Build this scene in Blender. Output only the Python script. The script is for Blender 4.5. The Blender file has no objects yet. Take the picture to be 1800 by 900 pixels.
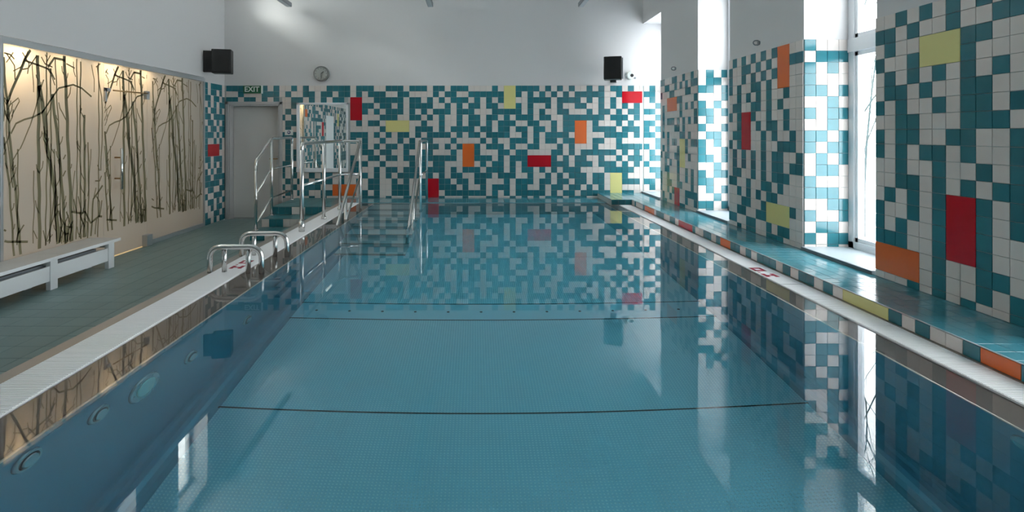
import bpy, bmesh, math, random
from mathutils import Vector, Matrix
random.seed(7)
S = bpy.context.scene
COL = S.collection

# ------------------------------------------------------------------ camera, sky, exposure
EYE = 1.465                      # eye height above the deck (deck = z 0), camera stands at the near end of the pool
F = 970.0                        # focal length in pixels of the 1800 px frame
YB = 9.47                        # distance of the back wall
WL, WR = -4.30, 2.88             # side wall planes
WATER = 0.362
cam_d = bpy.data.cameras.new('camera'); cam = bpy.data.objects.new('camera', cam_d); COL.objects.link(cam)
cam.location = (0, 0, EYE); cam.rotation_euler = (math.radians(90), 0, 0)
cam_d.sensor_width = 36; cam_d.lens = F / 1800 * 36
cam_d.shift_x = 65 / 1800; cam_d.shift_y = -215 / 1800
cam_d.clip_start = 0.02; cam_d.clip_end = 200
S.camera = cam

w = bpy.data.worlds.new('world'); S.world = w; w.use_nodes = True
nt = w.node_tree; nt.nodes.clear()
bg = nt.nodes.new('ShaderNodeBackground'); out = nt.nodes.new('ShaderNodeOutputWorld')
tc = nt.nodes.new('ShaderNodeTexCoord'); sx = nt.nodes.new('ShaderNodeSeparateXYZ')
mr = nt.nodes.new('ShaderNodeMapRange'); mx = nt.nodes.new('ShaderNodeMix'); mx.data_type = 'RGBA'
mr.inputs['From Min'].default_value = 0.0; mr.inputs['From Max'].default_value = 1.0
mx.inputs[6].default_value = (1.0, 0.985, 0.965, 1); mx.inputs[7].default_value = (0.94, 0.955, 0.98, 1)
nt.links.new(tc.outputs['Generated'], sx.inputs[0]); nt.links.new(sx.outputs['Z'], mr.inputs['Value'])
nt.links.new(mr.outputs[0], mx.inputs['Factor']); nt.links.new(mx.outputs[2], bg.inputs['Color'])
bg.inputs['Strength'].default_value = 4.8
nt.links.new(bg.outputs[0], out.inputs[0])

sd = bpy.data.lights.new('hazy_sun', 'SUN'); sd.energy = 3.5; sd.angle = math.radians(22); sd.color = (1.0, 0.97, 0.93)
sun = bpy.data.objects.new('hazy_sun', sd); COL.objects.link(sun); sun.rotation_euler = Vector((1.0, 0.95, -0.60)).to_track_quat('-Z', 'Y').to_euler()

S.view_settings.view_transform = 'Standard'; S.view_settings.look = 'None'
S.view_settings.gamma = 1; S.view_settings.use_curve_mapping = False
S.view_settings.exposure = 1.62
cy = S.cycles
cy.max_bounces = 14; cy.diffuse_bounces = 6; cy.glossy_bounces = 5; cy.transmission_bounces = 8
cy.transparent_max_bounces = 12; cy.caustics_refractive = True; cy.caustics_reflective = True
cy.blur_glossy = 0.5; cy.sample_clamp_indirect = 6.0; cy.use_adaptive_sampling = False

def area(name, loc, rot, sx_, sy_, power=0, color=(1, 1, 1), portal=False, spread=None):
    d = bpy.data.lights.new(name, 'AREA'); d.shape = 'RECTANGLE'; d.size = sx_; d.size_y = sy_
    d.energy = power; d.color = color
    if spread: d.spread = spread
    if portal: d.cycles.is_portal = True
    o = bpy.data.objects.new(name, d); COL.objects.link(o); o.location = loc; o.rotation_euler = rot
    return o

REC = [(8.54, 9.47), (6.236, 7.13), (3.957, 4.833), (1.66, 2.55), (-0.64, 0.25)]     # window recesses of the right wall
CLER = [(8.0, 8.87), (6.1, 7.0), (4.2, 5.1), (2.3, 3.2)]    # high windows of the left wall, enlarged to let in more daylight
for a, b in REC:        # portals only steer the sky's own light through the openings
    area('window_portal', (3.40, (a + b) / 2, 1.9), (0, math.radians(90), 0), 2.9, b - a, portal=True)
for a, b in CLER:
    area('window_portal', (-4.70, (a + b) / 2, 4.3), (0, math.radians(-90), 0), 1.15, b - a, portal=True)

# ------------------------------------------------------------------ materials
def mat(name, col, rough=0.5, metal=0.0, noise=0.0, nscale=8.0, bump=0.0, bscale=40.0, spec=0.5, emit=None):
    m = bpy.data.materials.new(name); m.use_nodes = True
    t = m.node_tree; p = t.nodes['Principled BSDF']
    p.inputs['Base Color'].default_value = (*col, 1); p.inputs['Roughness'].default_value = rough
    p.inputs['Metallic'].default_value = metal; p.inputs['Specular IOR Level'].default_value = spec
    if emit:
        p.inputs['Emission Color'].default_value = (*emit[0], 1); p.inputs['Emission Strength'].default_value = emit[1]
    if noise or bump:
        c = t.nodes.new('ShaderNodeTexCoord')
    if noise:
        n = t.nodes.new('ShaderNodeTexNoise'); n.inputs['Scale'].default_value = nscale; n.inputs['Detail'].default_value = 4
        r = t.nodes.new('ShaderNodeMapRange'); r.inputs['To Min'].default_value = 1 - noise; r.inputs['To Max'].default_value = 1 + noise
        mu = t.nodes.new('ShaderNodeMix'); mu.data_type = 'RGBA'; mu.blend_type = 'MULTIPLY'; mu.inputs['Factor'].default_value = 1
        mu.inputs[6].default_value = (*col, 1)
        t.links.new(c.outputs['Object'], n.inputs['Vector']); t.links.new(n.outputs['Fac'], r.inputs['Value'])
        t.links.new(r.outputs[0], mu.inputs[7]); t.links.new(mu.outputs[2], p.inputs['Base Color'])
    if bump:
        n2 = t.nodes.new('ShaderNodeTexNoise'); n2.inputs['Scale'].default_value = bscale; n2.inputs['Detail'].default_value = 3
        b = t.nodes.new('ShaderNodeBump'); b.inputs['Strength'].default_value = bump; b.inputs['Distance'].default_value = 0.002
        t.links.new(c.outputs['Object'], n2.inputs['Vector']); t.links.new(n2.outputs['Fac'], b.inputs['Height'])
        t.links.new(b.outputs[0], p.inputs['Normal'])
    return m

def vary(m, amt):
    """small per-tile difference in tone"""
    t = m.node_tree; p = t.nodes['Principled BSDF']; oi = t.nodes.new('ShaderNodeObjectInfo')
    r = t.nodes.new('ShaderNodeMapRange'); r.inputs['To Min'].default_value = 1 - amt; r.inputs['To Max'].default_value = 1 + amt
    mu = t.nodes.new('ShaderNodeMix'); mu.data_type = 'RGBA'; mu.blend_type = 'MULTIPLY'; mu.inputs['Factor'].default_value = 1
    mu.inputs[6].default_value = p.inputs['Base Color'].default_value
    t.links.new(oi.outputs['Random'], r.inputs['Value']); t.links.new(r.outputs[0], mu.inputs[7])
    t.links.new(mu.outputs[2], p.inputs['Base Color'])
    return m

M = {}
M['#'] = vary(mat('teal_glaze', (0.026, 0.175, 0.215), 0.14), 0.10)
M['.'] = vary(mat('cream_glaze', (0.70, 0.64, 0.60), 0.16), 0.04)
M['R'] = mat('red_glaze', (0.50, 0.004, 0.014), 0.16)
M['O'] = mat('orange_glaze', (0.78, 0.15, 0.025), 0.16)
M['Y'] = mat('yellow_glaze', (0.72, 0.66, 0.27), 0.16)
M['D'] = vary(mat('deck_tile', (0.18, 0.275, 0.27), 0.33, noise=0.1, nscale=30), 0.06)
M['L'] = vary(mat('ledge_tile', (0.06, 0.25, 0.31), 0.13), 0.05)
M['P'] = vary(mat('platform_tile', (0.05, 0.19, 0.21), 0.3), 0.05)
M['grout'] = mat('grout', (0.42, 0.45, 0.44), 0.8, noise=0.1)
M['plaster'] = mat('white_plaster', (0.635, 0.625, 0.625), 0.85, bump=0.15, bscale=120)
M['ceiling'] = mat('ceiling_white', (0.82, 0.81, 0.80), 0.9)
M['lip'] = mat('overflow_lip_steel', (0.20, 0.165, 0.145), 0.4, metal=0.3)  # brown of the warm glass reflection put into the lip colour
M['pvc'] = mat('white_frame', (0.80, 0.82, 0.85), 0.3)
M['alu'] = mat('brushed_aluminium', (0.55, 0.58, 0.60), 0.35, metal=0.7)
M['steel'] = mat('polished_steel', (0.72, 0.72, 0.71), 0.16, metal=1.0)
M['basin'] = mat('basin_steel', (0.18, 0.36, 0.45), 0.30, metal=0.35, noise=0.05, nscale=3)  # shade and dark reflections of the walls put into the steel colour
M['stepsteel'] = mat('step_steel', (0.62, 0.66, 0.66), 0.4, metal=0.1)
M['channel'] = mat('channel_steel', (0.48, 0.76, 0.84), 0.35, metal=0.1)
M['rimsteel'] = mat('rim_steel', (0.42, 0.38, 0.34), 0.35, metal=0.6)
M['rim_highlight'] = mat('rim_highlight_steel', (0.75, 0.70, 0.62), 0.3, metal=0.4)  # pale colour paints the highlight along the lip edge
M['grate'] = mat('white_grate', (0.93, 0.93, 0.94), 0.45)
M['dark'] = mat('gutter_dark', (0.05, 0.05, 0.05), 0.7)
M['black'] = mat('black_plastic', (0.008, 0.008, 0.009), 0.4)
M['greybox'] = mat('grey_plastic', (0.22, 0.24, 0.26), 0.5)
M['doorwhite'] = mat('door_white', (0.66, 0.64, 0.62), 0.4)
M['doorframe'] = mat('door_frame_grey', (0.50, 0.49, 0.49), 0.4)
M['bench'] = mat('bench_white', (0.88, 0.90, 0.92), 0.4)
M['benchtop'] = mat('bench_top', (0.66, 0.63, 0.60), 0.5, noise=0.06, nscale=5)
M['print'] = mat('olive_print', (0.20, 0.18, 0.10), 0.5)
M['green'] = mat('exit_green', (0.0, 0.10, 0.035), 0.4)
M['signwhite'] = mat('sign_white', (0.75, 0.80, 0.76), 0.5)
M['sill'] = mat('sill_grey', (0.40, 0.45, 0.48), 0.35)
M['sillfront'] = mat('sill_front_dark', (0.13, 0.16, 0.18), 0.5)
M['redprint'] = mat('red_print', (0.45, 0.02, 0.06), 0.5)
M['lamp'] = mat('luminaire_grey', (0.25, 0.26, 0.28), 0.5)
M['snow'] = mat('snow', (0.85, 0.87, 0.9), 0.9)
M['bark'] = mat('bark', (0.03, 0.045, 0.045), 0.9, noise=0.3)
M['brass'] = mat('handle_brass', (0.42, 0.28, 0.14), 0.35, metal=0.8)
M['warmwall'] = mat('warm_corridor', (0.75, 0.70, 0.6), 0.9)
M['clockface'] = mat('clock_face', (0.40, 0.41, 0.39), 0.3)
M['chromerim'] = mat('clock_rim_metal', (0.30, 0.30, 0.29), 0.25, metal=0.9)
M['mirror'] = mat('mirror_glass', (0.86, 0.90, 0.88), 0.0, metal=1.0)
M['jet'] = mat('jet_steel', (0.45, 0.62, 0.65), 0.25, metal=0.6)
M['lens'] = mat('lamp_lens', (0.35, 0.75, 0.75), 0.3)

def glass_pane(tint=(0.93, 0.97, 0.96)):
    m = bpy.data.materials.new('window_glass'); m.use_nodes = True; t = m.node_tree; t.nodes.clear()
    o = t.nodes.new('ShaderNodeOutputMaterial'); a = t.nodes.new('ShaderNodeBsdfTransparent'); g = t.nodes.new('ShaderNodeBsdfGlossy')
    a.inputs['Color'].default_value = (*tint, 1); g.inputs['Roughness'].default_value = 0.0
    f = t.nodes.new('ShaderNodeFresnel'); x = t.nodes.new('ShaderNodeMixShader')
    ge = t.nodes.new('ShaderNodeNewGeometry'); mr = t.nodes.new('ShaderNodeMapRange'); mr.inputs['To Min'].default_value = 1.45; mr.inputs['To Max'].default_value = 1 / 1.45
    t.links.new(ge.outputs['Backfacing'], mr.inputs['Value']); t.links.new(mr.outputs[0], f.inputs['IOR'])
    t.links.new(f.outputs[0], x.inputs[0]); t.links.new(a.outputs[0], x.inputs[1]); t.links.new(g.outputs[0], x.inputs[2])
    t.links.new(x.outputs[0], o.inputs[0]); return m
M['glass'] = glass_pane()
M['dimmed_glass'] = glass_pane((0.84, 0.87, 0.88))      # tint added to hold back window light; two faces: about 75 % of the daylight passes

def frosted():
    m = bpy.data.materials.new('frosted_glass'); m.use_nodes = True; t = m.node_tree; t.nodes.clear()
    o = t.nodes.new('ShaderNodeOutputMaterial'); tr = t.nodes.new('ShaderNodeBsdfTranslucent'); d = t.nodes.new('ShaderNodeBsdfPrincipled')
    tr.inputs['Color'].default_value = (0.85, 0.83, 0.79, 1); d.inputs['Base Color'].default_value = (0.60, 0.585, 0.56, 1)
    d.inputs['Roughness'].default_value = 0.45
    x = t.nodes.new('ShaderNodeMixShader'); x.inputs[0].default_value = 0.55
    t.links.new(tr.outputs[0], x.inputs[1]); t.links.new(d.outputs[0], x.inputs[2]); t.links.new(x.outputs[0], o.inputs[0]); return m
M['frost'] = frosted()

def water_mat():
    m = bpy.data.materials.new('pool_water'); m.use_nodes = True; t = m.node_tree; t.nodes.clear()
    o = t.nodes.new('ShaderNodeOutputMaterial'); g = t.nodes.new('ShaderNodeBsdfGlass'); g.inputs['IOR'].default_value = 1.333
    g.inputs['Roughness'].default_value = 0.0; g.inputs['Color'].default_value = (1, 1, 1, 1)
    v = t.nodes.new('ShaderNodeVolumeAbsorption'); v.inputs['Color'].default_value = (0.02, 0.74, 0.88, 1); v.inputs['Density'].default_value = 0.38
    c = t.nodes.new('ShaderNodeTexCoord'); n = t.nodes.new('ShaderNodeTexNoise'); n.inputs['Scale'].default_value = 2.2; n.inputs['Detail'].default_value = 2
    b = t.nodes.new('ShaderNodeBump'); b.inputs['Strength'].default_value = 0.01; b.inputs['Distance'].default_value = 0.001
    t.links.new(c.outputs['Object'], n.inputs['Vector']); t.links.new(n.outputs['Fac'], b.inputs['Height']); t.links.new(b.outputs[0], g.inputs['Normal'])
    t.links.new(g.outputs[0], o.inputs['Surface']); t.links.new(v.outputs[0], o.inputs['Volume']); return m
M['water'] = water_mat()

def studded():
    """basin floor: fine anti-slip studs"""
    m = mat('studded_steel', (0.34, 0.50, 0.56), 0.35, metal=0.25); t = m.node_tree; p = t.nodes['Principled BSDF']
    c = t.nodes.new('ShaderNodeTexCoord'); mp = t.nodes.new('ShaderNodeVectorMath'); mp.operation = 'SCALE'; mp.inputs['Scale'].default_value = 1 / 0.0185
    fr = t.nodes.new('ShaderNodeVectorMath'); fr.operation = 'FRACTION'; sb = t.nodes.new('ShaderNodeVectorMath'); sb.operation = 'SUBTRACT'
    sb.inputs[1].default_value = (0.5, 0.5, 0); sp = t.nodes.new('ShaderNodeSeparateXYZ'); cb = t.nodes.new('ShaderNodeCombineXYZ')
    ln = t.nodes.new('ShaderNodeVectorMath'); ln.operation = 'LENGTH'
    r = t.nodes.new('ShaderNodeMapRange'); r.inputs['From Min'].default_value = 0.16; r.inputs['From Max'].default_value = 0.34
    r.inputs['To Min'].default_value = 1; r.inputs['To Max'].default_value = 0
    x = t.nodes.new('ShaderNodeMix'); x.data_type = 'RGBA'; x.inputs[6].default_value = (0.42, 0.72, 0.80, 1); x.inputs[7].default_value = (0.66, 0.90, 0.93, 1)
    L = t.links.new
    L(c.outputs['Object'], mp.inputs[0]); L(mp.outputs[0], fr.inputs[0]); L(fr.outputs[0], sb.inputs[0]); L(sb.outputs[0], sp.inputs[0])
    L(sp.outputs[0], cb.inputs[0]); L(sp.outputs[1], cb.inputs[1]); L(cb.outputs[0], ln.inputs[0]); L(ln.outputs['Value'], r.inputs['Value'])
    L(r.outputs[0], x.inputs['Factor']); L(x.outputs[2], p.inputs['Base Color'])
    b = t.nodes.new('ShaderNodeBump'); b.inputs['Strength'].default_value = 0.6; b.inputs['Distance'].default_value = 0.003
    L(r.outputs[0], b.inputs['Height']); L(b.outputs[0], p.inputs['Normal'])
    return m
M['studs'] = studded()

# ------------------------------------------------------------------ mesh helpers
def link(name, me, parent=None, label=None, cat=None, kind=None, group=None):
    o = bpy.data.objects.new(name, me); COL.objects.link(o)
    if parent is not None: o.parent = parent
    for k, v in (('label', label), ('category', cat), ('kind', kind), ('group', group)):
        if v: o[k] = v
    return o

class MB:
    def __init__(s): s.bm = bmesh.new(); s.mats = []
    def mi(s, m):
        if m not in s.mats: s.mats.append(m)
        return s.mats.index(m)
    def box(s, x0, x1, y0, y1, z0, z1, m, bev=0.0):
        vs = [s.bm.verts.new((x, y, z)) for x in (x0, x1) for y in (y0, y1) for z in (z0, z1)]
        fs = []
        for q in ((0, 1, 3, 2), (4, 6, 7, 5), (0, 4, 5, 1), (2, 3, 7, 6), (0, 2, 6, 4), (1, 5, 7, 3)):
            f = s.bm.faces.new([vs[i] for i in q]); f.material_index = s.mi(m); fs.append(f)
        if bev:
            es = {e for f in fs for e in f.edges}
            bmesh.ops.bevel(s.bm, geom=list(es), offset=bev, segments=2, affect='EDGES', profile=0.6)
        return s
    def prism(s, pts, a, b, m, axis='y'):
        """closed outline pts swept from a to b along an axis"""
        def P(p, t): return {'y': (p[0], t, p[1]), 'x': (t, p[0], p[1]), 'z': (p[0], p[1], t)}[axis]
        A = [s.bm.verts.new(P(p, a)) for p in pts]; B = [s.bm.verts.new(P(p, b)) for p in pts]
        n = len(pts); k = s.mi(m)
        for i in range(n):
            s.bm.faces.new((A[i], A[(i + 1) % n], B[(i + 1) % n], B[i])).material_index = k
        s.bm.faces.new(A[::-1]).material_index = k; s.bm.faces.new(B).material_index = k
        return s
    def cyl(s, p0, p1, r0, r1, m, n=20, caps=True):
        p0, p1 = Vector(p0), Vector(p1); d = (p1 - p0).normalized(); u = d.orthogonal().normalized(); v = d.cross(u); k = s.mi(m)
        R = [[s.bm.verts.new(p + (u * math.cos(t) + v * math.sin(t)) * r) for t in [2 * math.pi * i / n for i in range(n)]] for p, r in ((p0, r0), (p1, r1))]
        for i in range(n):
            f = s.bm.faces.new((R[0][i], R[0][(i + 1) % n], R[1][(i + 1) % n], R[1][i])); f.material_index = k; f.smooth = n > 8
        if caps:
            s.bm.faces.new(R[0][::-1]).material_index = k; s.bm.faces.new(R[1]).material_index = k
        return s
    def tube(s, pts, r, m, fillet=0.06, n=12, closed_ends=True, radii=None):
        pts = [Vector(p) for p in pts]; path = [pts[0]]
        for i in range(1, len(pts) - 1):
            a, b, c = pts[i - 1], pts[i], pts[i + 1]; d1 = (a - b); d2 = (c - b)
            fl = min(fillet, d1.length * .45, d2.length * .45)
            if fl < 1e-4 or radii: path.append(b); continue
            p, q = b + d1.normalized() * fl, b + d2.normalized() * fl
            for t in range(7):
                t /= 6; path.append(p * (1 - t) ** 2 + b * 2 * t * (1 - t) + q * t * t)
        path.append(pts[-1]); k = s.mi(m); rings = []; u = None
        for i, p in enumerate(path):
            d = (path[min(i + 1, len(path) - 1)] - path[max(i - 1, 0)]).normalized()
            u = d.orthogonal().normalized() if u is None else (u - d * u.dot(d)).normalized(); v = d.cross(u)
            rr = radii[i] if radii else r
            rings.append([s.bm.verts.new(p + (u * math.cos(2 * math.pi * j / n) + v * math.sin(2 * math.pi * j / n)) * rr) for j in range(n)])
        for A, B in zip(rings, rings[1:]):
            for j in range(n):
                f = s.bm.faces.new((A[j], A[(j + 1) % n], B[(j + 1) % n], B[j])); f.material_index = k; f.smooth = True
        s.bm.faces.new(rings[0][::-1]).material_index = k; s.bm.faces.new(rings[-1]).material_index = k
        return s
    def build(s, name, parent=None, label=None, cat=None, kind=None, group=None, origin=None):
        bmesh.ops.recalc_face_normals(s.bm, faces=s.bm.faces)
        if origin is not None: bmesh.ops.translate(s.bm, verts=s.bm.verts, vec=-Vector(origin))
        me = bpy.data.meshes.new(name); s.bm.to_mesh(me); s.bm.free()
        for m in s.mats: me.materials.append(m)
        o = link(name, me, parent, label, cat, kind, group)
        if origin is not None: o.location = origin
        return o

def thing(name, loc, label, cat, group=None, kind=None):
    o = bpy.data.objects.new(name, None); COL.objects.link(o); o.location = loc; o.empty_display_size = 0.1
    o['label'] = label; o['category'] = cat
    if group: o['group'] = group
    if kind: o['kind'] = kind
    return o
def sub(mb, name, root, **k):
    """a part built in world coordinates under a root that stands anywhere"""
    o = mb.build(name, root, **k); o.matrix_parent_inverse = Matrix.Translation(-Vector(root.location)) if root.location.length else Matrix()
    return o

# ------------------------------------------------------------------ tiling
_tile = {}
TG = 0.0028      # joint
def tile_mesh(wd, ht, th, key):
    k = (round(wd, 3), round(ht, 3), th, key)
    if k not in _tile:
        a, b, c = wd / 2 - TG / 2, ht / 2 - TG / 2, 0.0012
        v = [(-a, -b, 0), (a, -b, 0), (a, b, 0), (-a, b, 0), (-a, -b, th - c), (a, -b, th - c), (a, b, th - c), (-a, b, th - c),
             (-a + c, -b + c, th), (a - c, -b + c, th), (a - c, b - c, th), (-a + c, b - c, th)]
        f = [(0, 1, 5, 4), (1, 2, 6, 5), (2, 3, 7, 6), (3, 0, 4, 7), (4, 5, 9, 8), (5, 6, 10, 9), (6, 7, 11, 10), (7, 4, 8, 11), (8, 9, 10, 11)]
        me = bpy.data.meshes.new('tile'); me.from_pydata(v, [], f); me.materials.append(M[key]); _tile[k] = me
    return _tile[k]

def lay_tiles(parent, cells, O, U, V, single=True, th=0.006, dist=None, limit=300):
    """cells: (u0,u1,v0,v1,key) on the plane O + u*U + v*V; tiles stand proud along U x V"""
    O, U, V = Vector(O), Vector(U), Vector(V); N = U.cross(V)
    rot = Matrix((U, V, N)).transposed().to_4x4()
    big = sorted(cells, key=lambda c: (-(c[4] in 'ROY'), dist(c) if dist else 0))
    own = big[:limit] if single else []; rest = big[len(own):]
    ploc = parent.location if parent else Vector()
    for u0, u1, v0, v1, k in own:
        me = tile_mesh(u1 - u0, v1 - v0, th, k)
        o = bpy.data.objects.new('tile', me); COL.objects.link(o); o.parent = parent
        o.matrix_local = Matrix.Translation(O + U * (u0 + u1) / 2 + V * (v0 + v1) / 2 - ploc) @ rot
    if rest:
        vs, fs, mi, mats = [], [], [], []
        for u0, u1, v0, v1, k in rest:
            me = tile_mesh(u1 - u0, v1 - v0, th, k); b = len(vs)
            c = O + U * (u0 + u1) / 2 + V * (v0 + v1) / 2 - ploc
            if M[k] not in mats: mats.append(M[k])
            for p in me.vertices: vs.append(c + U * p.co.x + V * p.co.y + N * p.co.z)
            for p in me.polygons: fs.append([b + i for i in p.vertices]); mi.append(mats.index(M[k]))
        me = bpy.data.meshes.new('small_tiles'); me.from_pydata(vs, [], fs)
        for m in mats: me.materials.append(m)
        me.polygons.foreach_set('material_index', mi)
        link('small_tiles', me, parent, kind='stuff')

def cells_from(rows, us, vs):
    """rows of letters -> cells; rectangles of R, O or Y become one large tile"""
    out, seen = [], set(); H = len(rows)
    for r in range(H):
        for c, k in enumerate(rows[r]):
            if k in '- ' or (r, c) in seen or c + 1 >= len(us) or r + 1 >= len(vs): continue
            c1, r1 = c + 1, r + 1
            if k in 'ROY':
                while c1 < len(rows[r]) and rows[r][c1] == k: c1 += 1
                while r1 < H and r1 + 1 < len(vs) and rows[r1][c:c1] == k * (c1 - c): r1 += 1
                c1 = min(c1, len(us) - 1)
                for rr in range(r, r1):
                    for cc in range(c, c1): seen.add((rr, cc))
            u0, u1 = sorted((us[c], us[c1])); v0, v1 = sorted((vs[r], vs[r1]))
            if u1 - u0 > 0.012 and v1 - v0 > 0.012: out.append((u0, u1, v0, v1, k))
    return out
TOP = 2.29; PV = 0.0996
LEDGE = 0.449
VS = [TOP - PV * i for i in range(25)]
def vclip(low): return [v for v in VS if v > low + 0.004] + [low]

# ------------------------------------------------------------------ room shell
CEIL = 5.0; YN = -3.2
MB().box(-6.2, 3.36, YN - .2, YB + .3, CEIL, CEIL + .2, M['ceiling']).build('ceiling', kind='structure', label='plain white ceiling high over the pool', cat='ceiling')
fl = MB().box(-4.3, -2.17, YN, YB + .3, -.12, -0.006, M['grout']).build('floor', kind='structure', label='teal tiled deck between frosted glass wall and pool', cat='floor')
MB().box(-2.17, 3.36, YN, 0.3, -.12, 0.36, M['P']).build('floor', kind='structure', label='raised tiled deck at the near end of the pool', cat='floor')
dc = []
xs = [-2.17 - 0.2 * i for i in range(11)] + [-4.30]
for i in range(len(xs) - 1):
    y = YN
    while y < YB - .02:
        y1 = min(y + .2, YB); dc.append((xs[i + 1], xs[i], y, y1, 'D')); y += .2
lay_tiles(fl, dc, (0, 0, -0.006), (1, 0, 0), (0, 1, 0), dist=lambda c: abs(c[2] - 5.4) + (0 if c[2] > 2.4 else 50))

# back wall with door opening and tiles
DX0, DX1, DZ = (403 - 835) / 102.4, (492 - 835) / 102.4, 1.465 + (235 - 184) / 102.4
wb = MB()
wb.box(-4.65, DX0, YB, YB + .3, 0, CEIL, M['plaster']); wb.box(DX1, 3.36, YB, YB + .3, 0, CEIL, M['plaster'])
wb.box(DX0, DX1, YB, YB + .3, DZ, CEIL, M['plaster']); wb.box(DX0, DX1, YB + .22, YB + .3, 0, DZ, M['plaster'])
wb.box(-4.3, DX0, YB - .004, YB, 0, TOP, M['grout']); wb.box(DX1, 3.3, YB - .004, YB, 0, TOP, M['grout']); wb.box(DX0, DX1, YB - .004, YB, DZ, TOP, M['grout'])
wall_back = wb.build('wall_back', kind='structure', label='far wall of teal and cream mosaic tiles under white plaster', cat='wall')
BACK = [
"###...#.#..#."+"#...####.###.."+"###.###.##.##"+"#....#.YY####."+"#.#.#..#.#"+".##.#..",
"..#...###.#.."+"##.##.##.#.###"+"..##....#.##."+".######YY#.#.#"+".#.#.#####"+"..#RRRR",
"##.##.#.#..##"+".#.#.##.RR..##"+"###.##.#.#.##"+"#.#.#.#YY..###"+"#.####.#.#"+".#.RRRR",
"-..........#."+"--------RR##.#"+"#.#.####..#.#"+".##.##.YY#.#.."+"#.#..##..#"+".#.#.#.",
"---------.#.."+"--------RR#.#."+"###.#.#.###.#"+"##...#####.#.#"+"..##...#.#"+"#.#.##.",
"---------#.#."+"--------RR...#"+"##..##.#.#..#"+".##.##.#.###.#"+"#..#######"+".###.#.",
"---------.##."+"--------.#.##."+"YYYY..#..#..#"+".##.#.###..##."+".#.##OO.#."+"..#.#..",
"---------.#.#"+"--------.....#"+"YYYY.###.#.##"+"##.##.##.##.##"+".#.##OO.##"+"##.###.",
"---------###."+"--------###.#."+"#.##.#.####.#"+".##.####..#.#."+"####.OO..."+"####.#.",
"---------.#.."+"--------#.#..#"+"..#.#.##...#."+"...#.#..###.#."+"##.##OO.##"+"..#....",
"---------.#.."+"--------..#.#."+"##.##..##.#.#"+"OO#.###.#..##."+"..#.#...#."+"..#####",
"---------.##."+"--------..##.#"+"#..#..##...#."+"OO#...##.##..."+".##.#.####"+"##.#.#.",
"---------.##."+"--------#..##."+"##.##.######."+"OO###.#.###RRR"+"R#.#.##..#"+"..#.###",
"---------##.."+"--------###..#"+"....#.#.##..."+"OO.#.##.#.#RRR"+"R###.###.#"+"##.#.#.",
"---------#.#."+"--------##..#."+"##.#######.#."+"###.###.#.##.#"+".#.###...."+"#####..",
"---------#.#."+".#.##.#...#.#."+"#.####.#.#.##"+"..###.###..#.."+"#.#.###.##"+".YY#...",
"---------.#.#"+"#.###.#..#.##."+".#.#..#RR##.#"+"#.##...#.###.#"+"#.##.##.##"+".YY###.",
"---------#.#."+"###..OOOO..##."+".###..#RR###."+"#..#.###.##..#"+".##.##.#.#"+".YY....",
"---------.#.#"+"#..##OOOO.#.#."+".###..#RR.###"+"####.#.#.#####"+".#.##.####"+"#YY##..",
"---------#..."+".#.#......###."+"#..###.RR#..."+"#...##..#.#.#."+"###.###..."+".......",
]
bu = [-1.532 + 0.1013 * c for c in range(-27, 45)]; bu[-1] = 2.868
bc = cells_from(BACK, bu, vclip(0.362))
def hits(c, boxes): return any(c[0] < b[1] - .01 and c[1] > b[0] + .01 and c[2] < b[3] - .01 and c[3] > b[2] + .01 for b in boxes)
MIR = (-3.05, -2.175, 0.81, 1.995)
_bc = []
for c in bc:      # trim tiles against the door frame and the mirror
    u0, u1, v0, v1, k = c
    if v0 < DZ + .03 and u0 < DX1 + .04:
        if u1 > DX1 + .055: u0 = DX1 + .04
        elif v1 > DZ + .045: v0 = DZ + .03
        else: continue
    if u1 > MIR[0] and u0 < MIR[1] and v1 > MIR[2] and v0 < MIR[3]:
        if u0 < MIR[0] - .012: u1 = MIR[0]
        elif u1 > MIR[1] + .012: u0 = MIR[1]
        elif v1 > MIR[3] + .012: v0 = MIR[3]
        elif v0 < MIR[2] - .012: v1 = MIR[2]
        else: continue
    _bc.append((u0, u1, v0, v1, k))
N_BACK = Vector((0, -1, 0))
lay_tiles(wall_back, _bc, (0, YB - .004, 0), (1, 0, 0), (0, 0, 1), dist=lambda c: abs(c[0] - .4) + abs(c[2] - 1.5))
lay_tiles(wall_back, [(-3.08 + .1 * i, -3.08 + .1 * (i + 1), .01, .01 + .1, '#.'[i % 2]) for i in range(0)], (0, YB, 0), (1, 0, 0), (0, 0, 1), False)
RB = [".#..", "##.#", ".#..", "..#.", "##.#", "..#.", "##..", "#.#.", "##.#", "..#.", "#.#.", ".#..", ".##.", "#..#", ".##.", "..#.", "##.#", ".#..", "...#"]
lay_tiles(wall_back, cells_from(RB, [2.895, 2.99, 3.09, 3.19, 3.265], vclip(LEDGE)), (0, YB - .004, 0), (1, 0, 0), (0, 0, 1), False)

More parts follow.
